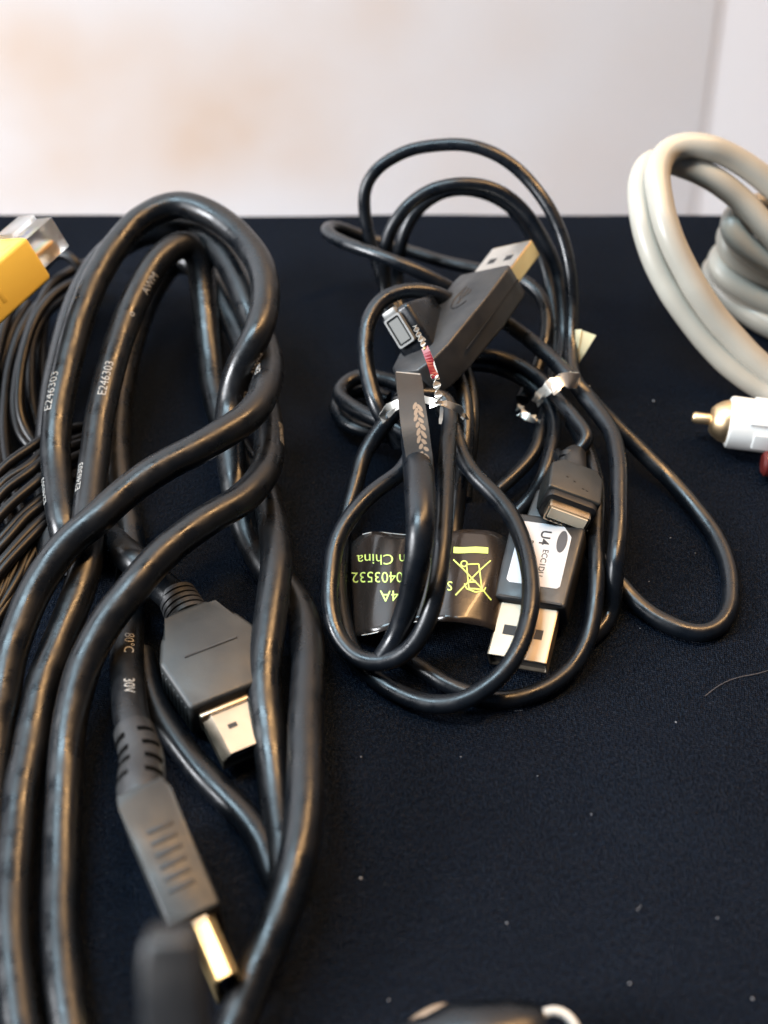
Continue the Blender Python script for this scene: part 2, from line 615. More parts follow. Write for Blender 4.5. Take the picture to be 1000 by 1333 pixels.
# ------------------------------------------------------------------ thick video cable (left coil)
RH = 3.35
def build_hdmi():
    root = thing('video_cable', P(230, 640, 0), 'thick black video cable coiled at left with two flat connector plugs', 'cable')
    # plug frames first, so the cord can meet them
    P1 = frame(P(303, 899, 11) + Vector((0, 0, -5.2)), (.47, -.88, -.03), (.06, -.02, 1))
    P2 = frame(P(250, 1184, 18) + Vector((.2, 0, -8.3)), (.455, -.88, -.12), (.05, -.13, 1))
    p1b = P1 @ Vector((-28, 0, 0))
    relief_pts = [P2 @ Vector((-22, 0, 2.6)), P2 @ Vector((-25, 0, 2.6)), (185, 988, 12.8), (179, 970, 12.2), (174, 953, 11.2)]
    s1 = [(100, 745, 3.4), (84, 690, 9), (74, 620, 11), (73, 560, 14), (85, 490, 18), (109, 400, 23), (140, 337, 26), (181, 288, 28.5), (227, 267, 30),
          (273, 278, 30), (318, 314, 29), (341, 352, 28), (345, 398, 26.5), (333, 440, 24.5), (312, 478, 20), (301, 524, 14), (300, 580, 10.5), (307, 633, 8),
          (322, 692, 4.2), (350, 742, 3.4), (381, 775, 3.6), (397, 810, 5), (401, 870, 8), (398, 940, 10), (397, 1000, 11), (396, 1057, 11.5), (383, 1134, 11),
          (360, 1206, 9), (333, 1269, 7), (306, 1337, 5), (275, 1410, 3.5), (240, 1480, 3.4)]
    s2 = [(70, 740, 3.4), (66, 690, 3.4), (64, 620, 4.2), (66, 555, 6.5), (77, 480, 10), (98, 402, 14), (128, 345, 17), (165, 312, 20), (207, 298, 21.5),
          (250, 300, 22), (285, 325, 22), (308, 362, 21), (325, 402, 19), (341, 440, 17), (350, 474, 18), (346, 507, 21), (325, 541, 22.5), (275, 574, 23),
          (218, 604, 22.5), (168, 637, 21), (126, 675, 19.5), (88, 708, 17), (45, 771, 13), (18, 838, 10), (4, 906, 7), (-6, 965, 4.5), (-12, 1040, 3.4), (-10, 1120, 3.4)]
    s3 = [(40, 1400, 3.4), (27, 1328, 3.4), (16, 1215, 3.4), (18, 1125, 3.5), (27, 1035, 4), (44, 945, 5), (55, 892, 6), (85, 816, 8), (113, 735, 10),
          (115, 665, 11.5), (122, 608, 12.5), (130, 545, 15), (145, 478, 18), (168, 411, 21), (197, 352, 24), (220, 326, 25), (241, 317, 24), (256, 328, 21.5),
          (263, 360, 17), (269, 410, 12), (274, 460, 8), (281, 510, 5), (293, 555, 3.5), (315, 597, 3.4), (340, 632, 4.2), (353, 670, 7.5), (360, 735, 11),
          (350, 816, 10), (344, 892, 8), (351, 960, 6), (360, 1030, 4.2), (367, 1085, 3.5), (372, 1150, 3.4)]
    s4 = [(180, 974, 12.3), (173, 945, 10.8), (167, 905, 8), (165, 860, 6), (168, 795, 4), (172, 730, 3.4), (162, 660, 3.6), (152, 600, 4.5),
          (155, 520, 6), (172, 440, 8), (200, 372, 10), (228, 340, 11.5), (255, 345, 12), (275, 368, 12), (295, 400, 11.5), (313, 436, 10), (331, 482, 9.5),
          (345, 530, 10.5), (351, 575, 12.5), (346, 613, 15), (315, 650, 17), (270, 677, 18), (216, 717, 18), (175, 762, 17), (135, 816, 14), (108, 870, 11),
          (93, 933, 8), (85, 1000, 5.5), (81, 1102, 3.8), (79, 1192, 3.4), (85, 1282, 3.4), (93, 1345, 3.4), (105, 1420, 3.4)]
    s5 = [p1b, (204, 757, 8), (184, 738, 11), (158, 716, 8), (136, 692, 3.6), (122, 668, 3.4), (112, 640, 3.4)]
    bm = bmesh.new()
    paths = []
    for s in (s1, s2, s3, s4, s5):
        p = Path(s)
        paths.append(p)
        sweep(bm, p, RH, 20)
    cord = obj('cord', bm, M_cord, root)
    # printed lettering on the cord
    A, Bp, C, D = paths[:4]
    for path, word, size, at, turn, rev in (
            (C, 'E246303', 2.7, (131, 523), .22, False), (C, 'o', 2.4, (178, 425), -.1, False), (C, 'AWM', 2.6, (192, 395), -.35, False),
            (C, 'E246303', 2.2, (113, 650), .95, False), (A, 'E246303', 2.9, (75, 546), .80, False), (A, 'E246303', 2.0, (80, 660), 1.15, False),
            (A, 'E246303', 2.2, (287, 548), -1.05, True), (A, 'AWM', 2.2, (308, 482), -1.05, True), (Bp, 'E246303', 2.2, (350, 500), .95, True),
            (D, '80°C', 2.7, (167, 838), .12, True), (D, '30V', 2.9, (164, 902), .12, True), (D, 'E246303', 2.2, (351, 560), 1.0, False)):
        bm = bmesh.new()
        text_on_cord(bm, path, RH, word, size, at, turn, rev)
        obj('print', bm, M_print, cord, smooth=False)

    # ---- flat-lying plug
    bm = bmesh.new()
    prism(bm, P1, [(0, -8.8), (0, 8.8), (-12, 10.2), (-17, 8.0), (-21, 4.6), (-22.5, 3.9), (-22.5, -3.9), (-21, -4.6), (-17, -8.0), (-12, -10.2)], -4.6, 4.9, bev=.9, seg=3)
    hs = obj('housing', bm, M_house, root)
    bm = bmesh.new()                                   # raised line across the top and fine mould marks
    box(bm, P1, -11.6, -11.1, -5.4, 5.6, 4.85, 5.12, .1, 1)
    obj('mould_line', bm, M_house2, hs)
    for i in range(7):
        bm = bmesh.new()
        x = -11.2 + i * 1.5
        wy = 10.0 - (x + 12) * .115
        box(bm, P1, x, x + .55, -wy - .32, -wy + .5, -3.4, 3.2, .12, 1)
        obj('grip_rib', bm, M_house, hs)
    outl = [(-6.95, 2.2), (6.95, 2.2), (6.95, -.4), (5.3, -2.2), (-5.3, -2.2), (-6.95, -.4)]
    outl = [(y, -z) for y, z in outl][::-1]            # wide side down, sloped shoulders up as in the photograph
    bm = bmesh.new()
    shell(bm, P1, outl, -.5, 10.4, .38)
    sh = obj('metal_shell', bm, M_steel, root, smooth=False)
    bm = bmesh.new()
    box(bm, P1, -.2, 1.0, -7.3, 7.3, -2.5, 2.55, .25, 2)
    obj('shell_collar', bm, M_steel, sh)
    for yy in (-2.6, 2.9):
        bm = bmesh.new()
        box(bm, P1, 4.4, 5.6, yy - .95, yy + .95, 2.0, 2.24, .1, 1)
        obj('latch_slot', bm, M_dark, sh)
    for x0, x1, ya, yb in ((1.15, 1.45, -5.2, 5.2), (1.6, 10.2, 5.05, 5.25)):
        bm = bmesh.new()
        box(bm, P1, x0, x1, ya, yb, 2.1, 2.235)
        obj('fold_seam', bm, M_dark, sh)
    bm = bmesh.new()
    box(bm, P1, 1, 9.6, -5.0, 5.0, -1.1, .5)
    obj('contact_tongue', bm, M_blue, sh)
    bm = bmesh.new()
    lathe(bm, P1, strain_profile(-29.5, -22.3, 4.6, 4.0))
    obj('strain_relief', bm, M_house2, root)

    # ---- plug standing on its narrow side
    bm = bmesh.new()
    prism(bm, P2, [(0, -4.4), (0, 4.4), (-22, 4.6), (-24.5, 4.2), (-24.5, -4.2), (-22, -4.6)], -8.0, 8.3, bev=.55, seg=3)
    hs = obj('housing', bm, M_house, root)
    for i in range(6):
        bm = bmesh.new()
        x = -5.3 - i * 2.15
        xprism_bar(bm, P2, x, -2.4 + .1 * i, 2.2 + .1 * i, 8.28)
        obj('grip_rib', bm, M_dark, hs)  # darker than the housing: shade of the ridges put into their colour
    outl = [(-2.1, -6.9), (2.1, -6.9), (2.1, 5.3), (.9, 6.9), (-1.3, 6.9), (-2.1, 5.3)]
    M2 = P2 @ Matrix.Translation((0, .75, -.4))
    bm = bmesh.new()
    shell(bm, M2, outl, -.5, 10.2, .35)
    sh = obj('metal_shell', bm, M_gold, root, smooth=False)
    bm = bmesh.new()
    box(bm, M2, -.2, .9, -1.5, 1.1, 6.4, 7.25, .15, 1)
    obj('shell_collar', bm, M_steel, sh)
    bm = bmesh.new()
    box(bm, M2, 1, 9.4, -.8, .8, -5, 5)
    obj('contact_tongue', bm, M_blue, sh)
    # slotted strain relief
    bm = bmesh.new()
    sp = Path(relief_pts, .6)
    rf = lambda u: 4.4 - .7 * u
    sweep(bm, sp, 4, 28, rfun=rf)
    sr = obj('strain_relief', bm, M_house2, root)
    for k in range(4):
        s0 = sp.L * (.28 + .18 * k)
        q, t = sp.at(s0)
        nrm = Vector((0, -.35, 1)); nrm = (nrm - t * nrm.dot(t)).normalized()
        bn = t.cross(nrm)
        R0 = rf(s0 / sp.L)
        for a0, a1 in ((14, 78), (-78, -14)):
            bm = bmesh.new()
            ring = []
            n = 8
            for z in range(n + 1):
                a = math.radians(a0 + (a1 - a0) * z / n)
                d = nrm * math.cos(a) + bn * math.sin(a)
                dip = -.25 if z in (0, n) else 0
                for dx, dr in ((-.55, .12), (.55, .12), (.55, -.6), (-.55, -.6)):
                    ring.append(bm.verts.new(q + t * dx + d * (R0 + dr + dip)))
            for z in range(n):
                for c in range(4):
                    bm.faces.new((ring[4 * z + c], ring[4 * z + (c + 1) % 4], ring[4 * z + 4 + (c + 1) % 4], ring[4 * z + 4 + c]))
            bm.faces.new(ring[:4]); bm.faces.new(ring[-4:])
            obj('relief_slot', bm, M_slot, sr)
    return root

def strain_profile(x0, x1, r1, r0):
    prof = []
    n = 5
    for i in range(n):
        a = x0 + (x1 - x0) * i / n
        b = x0 + (x1 - x0) * (i + .62) / n
        c = x0 + (x1 - x0) * (i + .66) / n
        d = x0 + (x1 - x0) * (i + .98) / n
        r = r0 + (r1 - r0) * i / n
        prof += [(a, r), (b, r), (c, r - .6), (d, r - .6)]
    prof.append((x1, r1))
    return prof

def xprism_bar(bm, M, x, y0, y1, z):
    box(bm, M, x - .42, x + .42, y0, y1, z - .3, z + .22, .2, 2)

build_hdmi()

# ------------------------------------------------------------------ dark cord lying behind the standing plug
def build_side_cord():
    bm = bmesh.new()
    p = Path([(183, 850, 2.7), (190, 880, 2.7), (206, 925, 2.7), (240, 977, 2.7), (288, 1032, 2.7), (324, 1068, 2.7), (344, 1102, 2.7), (356, 1138, 2.7), (374, 1168, 2.7)])
    sweep(bm, p, 2.7, 16)
    o = obj('loose_cord', bm, M_thin)
    tag(o, 'short dark cord on the cloth running between the two thick cable plugs', 'cord')
build_side_cord()

# ------------------------------------------------------------------ camera-style USB cable (middle coil)
def usb_outline(w=12.0, h=4.5):
    return rrect(w, h, .35, 2)

def build_usb():
    root = thing('usb_cable', P(560, 640, 0), 'black cable bundled in the middle with a gold tipped plug pointing up', 'cable')
    G = frame((25.6, 239.0, 25.0), (.504, .858, .096), (-.518, .212, .829))      # gold plug
    back = G @ Vector((-40, 0, 0))
    R = 1.85
    m1 = [(545, 560, 17), (535, 592, 16), (526, 612, 15.5), (492, 636, 15), (459, 669, 14), (438, 707, 12), (431, 749, 10), (431, 795, 8), (442, 833, 6.5), (467, 858, 6),
          (501, 862, 7), (534, 846, 10), (557, 808, 14), (568, 770, 18), (574, 730, 20), (578, 680, 21), (580, 630, 21), (583, 580, 20), (585, 545, 19), (580, 518, 20), back]
    m2 = [(530, 505, 17), (520, 525, 16), (511, 540, 15), (490, 566, 12), (472, 597, 9), (462, 636, 7), (451, 672, 5), (443, 720, 3.2), (443, 780, 2.2), (458, 845, 1.9), (487, 882, 1.9),
          (522, 904, 2.2), (560, 917, 3), (602, 913, 5), (639, 892, 7.5), (669, 858, 10), (686, 816, 11.5), (692, 770, 12.5), (686, 724, 13), (669, 678, 13), (644, 644, 13),
          (618, 619, 13), (600, 590, 13.5), (590, 555, 14.5), (575, 530, 15)]
    c = [(612, 420, 17), (594, 396, 22), (572, 384, 25), (550, 379, 26.5), (526, 378, 27), (497, 391, 26), (480, 416, 24), (475, 454, 21), (480, 492, 18), (489, 525, 16), (502, 552, 13), (520, 580, 9)]
    d1 = [(520, 500, 9), (495, 492, 9), (467, 490, 8.5), (447, 502, 8.5), (442, 516, 9), (458, 530, 10.5), (482, 543, 11.5), (505, 552, 12.5), (530, 565, 12)]
    d2 = [(505, 520, 3), (470, 507, 3), (444, 518, 3.5), (438, 535, 4), (449, 550, 4.5), (467, 559, 5), (492, 564, 5.5), (520, 570, 6)]
    g2 = [(592, 480, 17), (604, 515, 16.5), (607, 545, 15), (605, 592, 12), (598, 636, 8.5), (593, 675, 5), (588, 712, 3), (580, 750, 2)]
    g3 = [(600, 470, 14), (612, 510, 13), (614, 550, 11.5), (611, 590, 8), (606, 620, 4), (604, 650, 2)]
    bm = bmesh.new()
    for s in (m1, m2, c, d1, d2, g2, g3):
        sweep(bm, Path(s), R, 16)
    obj('cord', bm, M_thin, root)
    # raised thick sleeve in front of the bundle
    bm = bmesh.new()
    pf = Path([(540, 560, 22), (543, 600, 27), (547, 645, 30), (547, 695, 29), (542, 740, 24), (531, 788, 16), (514, 832, 9.5), (497, 857, 7)])
    sweep(bm, pf, 2.7, 18, rfun=lambda u: 3.05 - 1.1 * max(0, u - .45) / .55)
    obj('cord_sleeve', bm, M_thin, root, label='thick rounded black sleeve at the front of the bundle')

    # gold USB plug: origin at the mouth of the housing
    bm = bmesh.new()
    prism(bm, G, [(0, -7.6), (0, 7.6), (-2.2, 8.3), (-16, 8.4), (-30, 7.6), (-35, 6.2), (-37, 3.6), (-37, -3.6), (-34, -5.6), (-28, -7.2), (-13, -8.3), (-2.2, -8.3)], -4.3, 4.1, bev=.8, seg=3)
    hs = obj('housing', bm, M_house2, root)
    bm = bmesh.new()                                     # moulded emblem: an oval ring with a trident inside
    arc = [G @ Vector((-10.5 + 4.8 * math.cos(a), 2.6 * math.sin(a), 4.12)) for a in [math.radians(35 + 13 * i) for i in range(17)]]
    sweep(bm, Path(arc, .5), .2, 6)
    for (x0, y0, x1, y1) in ((-13.2, .2, -7.4, .2), (-12.0, .2, -10.2, 1.3), (-10.2, 1.3, -8.6, 1.3), (-11.2, .2, -9.6, -1.0), (-9.6, -1.0, -8.2, -1.0)):
        sweep(bm, Path([G @ Vector((x0, y0, 4.1)), G @ Vector(((x0 + x1) / 2, (y0 + y1) / 2, 4.1)), G @ Vector((x1, y1, 4.1))], .5), .19, 6)
    obj('emblem', bm, M_dark, hs)
    bm = bmesh.new()                                     # seam along the side
    box(bm, G, -26, -1, -8.42, -8.1, -.15, .15)
    obj('mould_seam', bm, M_dark, hs)
    bm = bmesh.new()
    shell(bm, G, usb_outline(), -.5, 12, .35)
    sh = obj('metal_shell', bm, M_gold, root, smooth=False)
    bm = bmesh.new()
    box(bm, G, 0.2, 11.8, -5.98, 5.98, 2.255, 2.285)  # pale sheet on the gold shell: ceiling reflection put into its colour
    obj('lit_top_sheet', bm, M_top_lit, sh)
    for yy in (-2.6, 2.6):
        bm = bmesh.new()
        box(bm, G, 5.0, 7.0, yy - 1.15, yy + 1.15, 2.2, 2.32)
        obj('latch_hole', bm, M_dark, sh)
    bm = bmesh.new()
    box(bm, G, .5, 11.4, -5.4, 5.4, -1.9, -.1)
    obj('contact_tongue', bm, M_dark, sh)
    bm = bmesh.new()
    lathe(bm, G, strain_profile(-44, -36.5, 3.3, 2.2), 20)
    obj('strain_relief', bm, M_dark, root)

    # small plug with a rectangular metal mouth
    e1 = (P(509, 420, 28) - P(514, 451, 27)).normalized()
    nose = (EYE - P(522, 430, 28)).normalized() + Vector((-.35, .1, -.25))
    Mm = frame(P(521, 430, 28), nose, e1)
    bm = bmesh.new()
    box(bm, Mm, -16, -.6, -3.4, 4.6, -8.6, 4.6, 1.1, 3)
    hs2 = obj('small_plug_housing', bm, M_thin, root)
    bm = bmesh.new()
    shell(bm, Mm, rrect(4.3, 7.2, .4, 2), -1.5, .6, .42)
    s2 = obj('small_plug_shell', bm, M_bright, root, smooth=False)
    bm = bmesh.new()
    box(bm, Mm, -1, .5, -1.3, 1.3, -2.7, 2.7)
    obj('contact_tongue', bm, M_grey, s2)
    bm = bmesh.new()
    box(bm, Mm, -1.6, .2, -1.9, 1.6, 3.4, 5.2, .3, 2)
    obj('shell_flange', bm, M_bright, s2)

    # printed film flag wrapped on the cord
    cols = [((455, 709, 2.5), (461, 828, 1.5)), ((476, 692, 6), (478, 827, 4.5)), ((505, 694, 8), (503, 820, 7)), ((540, 698, 6.5), (545, 808, 6)),
            ((588, 691, 9), (583, 809, 9)), ((630, 689, 9.5), (620, 813, 8.5)), ((660, 699, 8), (643, 820, 6.5)), ((676, 718, 4), (655, 826, 1.2))]
    tops = Path([a for a, b in cols], .8)
    bots = Path([b for a, b in cols], .8)
    def S(u, v, eps=0):
        a = tops.at(u * tops.L)[0]
        b = bots.at(u * bots.L)[0]
        p = a.lerp(b, v)
        p += Vector((0, 0, 1)) * (1.4 * math.sin(math.pi * v) * (.9 if u > .55 else .4) + .13 * math.sin(u * 41 + v * 7) * math.sin(v * 5 + u * 3))
        if eps:
            du = S(min(u + .01, 1), v) - S(max(u - .01, 0), v)
            dv = S(u, min(v + .01, 1)) - S(u, max(v - .01, 0))
            n = du.cross(dv).normalized()
            if n.dot(EYE - p) < 0:
                n = -n
            p = p + n * eps
        return p
    bm = bmesh.new()
    nu, nv = 56, 16
    grid = [[bm.verts.new(S(i / nu, j / nv)) for j in range(nv + 1)] for i in range(nu + 1)]
    for i in range(nu):
        for j in range(nv):
            bm.faces.new((grid[i][j], grid[i + 1][j], grid[i + 1][j + 1], grid[i][j + 1]))
    fl = obj('film_label', bm, M_film, root, label='shiny black film label with lime print on the cord')
    mod = fl.modifiers.new('thickness', 'SOLIDIFY')
    mod.thickness = .00012
    mod.offset = -1
    # white cut edges of the film
    bm = bmesh.new()
    for seq in ([(u / 40, 0) for u in range(4, 15)], [(u / 40, 1) for u in range(3, 18)], [(1, v / 10) for v in range(0, 11)]):
        sweep(bm, Path([S(u, v, .06) for u, v in seq], .7), .11, 6)
    obj('film_edge', bm, M_filmedge, fl)
    # lettering, upside down as it hangs
    def lab(x, y):
        # photograph position on the flag -> surface coordinates
        best = None
        u = (x - 458) / 200
        for _ in range(8):
            a, b = S(u, .5), S(min(u + .01, 1), .5)
            xa, xb = px_of(a)[0], px_of(b)[0]
            u = max(0, min(.99, u + (x - xa) / ((xb - xa) / .01 + 1e-6)))
        ya, yb = px_of(S(u, 0))[1], px_of(S(u, 1))[1]
        return S(u, max(0, min(1, (y - ya) / (yb - ya))), .10)
    bm = bmesh.new()
    def line(s, x0, y0, size, sx=1.0, bold=.0):
        lettering(bm, s, size, lambda x, y: lab(x0 - x * sx, y0 + y), bold)
    line('Made in China', 583, 725, 20.5, .98)
    line('0403532', 525, 749, 20, .95)
    line('m4A', 535, 773, 19, 1.1)
    line('S', 590, 764, 16, 1.0)
    obj('lettering', bm, M_lime, fl, smooth=False)
    bm = bmesh.new()
    def quad(pts):
        bm.faces.new([bm.verts.new(lab(*p)) for p in pts])
    for i in range(6):                                  # bar of the disposal symbol
        xa, xb = 590 + i * 7.4, 590 + (i + 1) * 7.4
        quad([(xa, 717), (xb, 717), (xb, 726), (xa, 726)])
    def stroke(a, b, w=1.7):
        ax, ay = a; bx, by = b
        L = math.hypot(bx - ax, by - ay)
        nx, ny = -(by - ay) / L * w / 2, (bx - ax) / L * w / 2
        n = max(1, int(L / 6))
        for i in range(n):
            t0, t1 = i / n, (i + 1) / n
            p0 = (ax + (bx - ax) * t0, ay + (by - ay) * t0)
            p1 = (ax + (bx - ax) * t1, ay + (by - ay) * t1)
            quad([(p0[0] + nx, p0[1] + ny), (p1[0] + nx, p1[1] + ny), (p1[0] - nx, p1[1] - ny), (p0[0] - nx, p0[1] - ny)])
    def poly(pts, w=1.7):
        for a, b in zip(pts, pts[1:]):
            stroke(a, b, w)
    poly([(590, 735), (641, 786)]); poly([(638, 736), (594, 780)])
    poly([(607, 742), (611, 772), (628, 774), (623, 741), (607, 742)])
    poly([(605, 766), (608, 772), (620, 777), (631, 775), (633, 771)])
    poly([(609, 764), (620, 764)], 2.5)
    poly([(604 + 4 * math.cos(k * math.pi / 5), 741 + 4 * math.sin(k * math.pi / 5)) for k in range(11)])
    obj('disposal_symbol', bm, M_lime, fl, smooth=False)
    return root
build_usb()

# ------------------------------------------------------------------ flat strap end standing in front of the bundle
def build_strap():
    root = thing('cable_strap', P(550, 600, 0), 'flat black strap with a tan chain print down the middle of the bundle', 'strap')
    p = Path([(531, 487, 33), (535, 515, 34), (540, 555, 33), (547, 600, 29), (554, 645, 25), (559, 685, 24)], .8)
    wf = lambda u: 5.4 + .10 * math.sin(u * 19) - 3.2 * max(0, u - .6) / .4
    nf = lambda u, q, t: (EYE - q).normalized() + Vector((.15 - .4 * u + .05 * math.sin(u * 17), .03 * math.sin(u * 21), 0))
    bm = bmesh.new()
    ribbon(bm, p, wf, .9, nf)
    bmesh.ops.bevel(bm, geom=[e for e in bm.edges if len(e.link_faces) == 2 and e.calc_face_angle(0) > 1.0], offset=.18, segments=1, affect='EDGES')
    band = obj('strap_band', bm, M_strap, root)
    bm = bmesh.new()
    for i in range(8):
        for k in (0, 1):
            u = .30 + .040 * i + .018 * k
            q, t = p.at(u * p.L)
            n = nf(u, q, t); n = (n - t * n.dot(t)).normalized()
            b = t.cross(n)
            side = b if b.x > 0 else -b
            c = q + side * (.55 + .95 * k + .12 * math.sin(i * 2.3)) + n * .48
            d1 = (t * (.95 - .05 * i + .15 * math.sin(i * 1.7 + k)) + side * (.45 if k else -.35))
            d2 = n.cross(d1).normalized() * .38
            vs_ = [bm.verts.new(c + d1 * math.cos(a) * 1.0 + d2 * math.sin(a)) for a in [2 * math.pi * z / 8 for z in range(8)]]
            bm.faces.new(vs_)
    obj('chain_print', bm, M_tan, root, smooth=False)
    bm = bmesh.new()
    q, t = p.at(.3)
    n = nf(0, q, t); n = (n - t * n.dot(t)).normalized(); b = t.cross(n)
    sweep(bm, Path([q + b * 2.5 + n * .3, q + n * .35, q - b * 2.5 + n * .3], .5), .28, 6)
    obj('cut_end', bm, M_print, root)
build_strap()

# ------------------------------------------------------------------ foil twist ties
def crumple(path, w, seed, amp=.9):
    rnd = random.Random(seed)
    ph = [rnd.uniform(0, 6.28) for _ in range(4)]
    wf = lambda u: w * (1 + .18 * math.sin(u * 13 + ph[0]) + .12 * math.sin(u * 31 + ph[1]))
    def nf(u, q, t):
        n = (EYE - q).normalized()
        return n + Vector((math.sin(u * 8 + ph[2]), math.sin(u * 13 + ph[3]), math.cos(u * 10 + ph[1]))) * amp * .38
    return wf, nf

def foil(bm, pts, w, seed, amp=.9, step=.8):
    p = Path(pts, step)
    wf, nf = crumple(p, w, seed, amp)
    ribbon(bm, p, wf, .16, nf)

def twisted(bm, pts, w, turns, step=.35, u0=0, u1=1):
    p = Path(pts, step)
    def nf(u, q, t):
        a = u * turns * 2 * math.pi
        n = (EYE - q); n = (n - t * n.dot(t)).normalized()
        return n * math.cos(a) + t.cross(n) * math.sin(a)
    ribbon(bm, p, lambda u: w, .22, nf)

def build_ties():
    root = thing('twist_tie', P(565, 525, 0), 'silver foil twist tie with a red stripe standing up below the gold tipped plug', 'twist tie', 'foil twist ties')
    bm = bmesh.new()
    foil(bm, [(499, 548, 16), (498, 536, 21), (511, 527, 23.5), (527, 521, 25), (545, 521, 26)], 1.5, 1)
    foil(bm, [(505, 542, 20), (514, 531, 23), (526, 526, 24.5)], .9, 2)
    foil(bm, [(553, 520, 27), (566, 524, 28), (585, 526, 27), (600, 534, 24.5), (605, 545, 19)], 1.5, 3)
    foil(bm, [(560, 528, 27), (573, 521, 29), (582, 525, 28)], 1.2, 4, 1.6)
    foil(bm, [(575, 528, 27), (577, 540, 25.5), (573, 552, 24)], .7, 5)
    obj('band', bm, M_foil, root)
    bm = bmesh.new()
    twisted(bm, [(571, 526, 28.5), (573, 512, 30), (568, 498, 31.5), (565, 487, 32.5)], 1.7, 1.6)
    twisted(bm, [(554, 454, 35.5), (548, 447, 36), (549, 439, 37), (541, 431, 38), (540, 424, 39)], 1.3, 2.4)
    foil(bm, [(543, 436, 37), (552, 434, 37), (553, 444, 36)], .8, 9, 1.5, .5)
    obj('twisted_end', bm, M_foil, root)
    bm = bmesh.new()
    p = Path([(567, 492, 32), (562, 477, 33.5), (558, 464, 34.6), (553, 452, 35.6)], .6)
    ribbon(bm, p, lambda u: 1.6, .25, lambda u, q, t: (EYE - q).normalized() + Vector((.5 * math.sin(u * 5), 0, 0)))
    obj('red_stripe', bm, M_red, root, smooth=False)
    bm = bmesh.new()
    p = Path([(571, 494, 31.7), (566, 478, 33.3), (562, 465, 34.4), (557, 453, 35.4)], .6)
    ribbon(bm, p, lambda u: .55, .25, to_eye)
    obj('foil_edge', bm, M_foil, root, smooth=False)

    root = thing('twist_tie', P(728, 505, 0), 'silver foil twist tie without red, round the cords at the right', 'twist tie', 'foil twist ties')
    bm = bmesh.new()
    foil(bm, [(696, 523, 10), (702, 512, 14), (714, 500, 17), (722, 494, 18)], 1.5, 11)
    foil(bm, [(700, 528, 9), (706, 518, 14), (716, 508, 17), (724, 503, 18)], 1.1, 12)
    foil(bm, [(715, 506, 17.3), (728, 496, 18.5), (740, 492, 18.5), (750, 496, 17), (757, 505, 12)], 3.4, 13, .8)
    foil(bm, [(718, 500, 17.6), (732, 487, 18.8), (744, 488, 18.5)], 1.6, 14, 1.2)
    obj('band', bm, M_foil, root)
    bm = bmesh.new()
    foil(bm, [(673, 532, 7), (677, 526, 9), (684, 535, 10), (681, 545, 9), (692, 548, 9), (703, 549, 9)], 1.5, 15, 2.2, .6)
    foil(bm, [(676, 540, 9), (684, 544, 9.5), (690, 537, 10), (697, 544, 9)], 1.3, 16, 2.4, .6)
    obj('knot', bm, M_foil, root)
    bm = bmesh.new()
    p = Path([(748, 478, 10), (755, 462, 13), (763, 440, 16.5), (766, 433, 17.3)], .7)
    ribbon(bm, p, lambda u: .6 + 3.3 * u, .15, lambda u, q, t: Vector((-.12, -.35, 1)))
    p = Path([(748, 474, 10.5), (751, 455, 14), (753, 438, 16.5), (753, 429, 17.5)], .7)
    ribbon(bm, p, lambda u: .5 + 1.2 * u, .15, lambda u, q, t: Vector((-.5, .0, .9)))
    obj('loose_end', bm, M_foil_lit, root)  # same silver foil, warm light painted into its colour
build_ties()

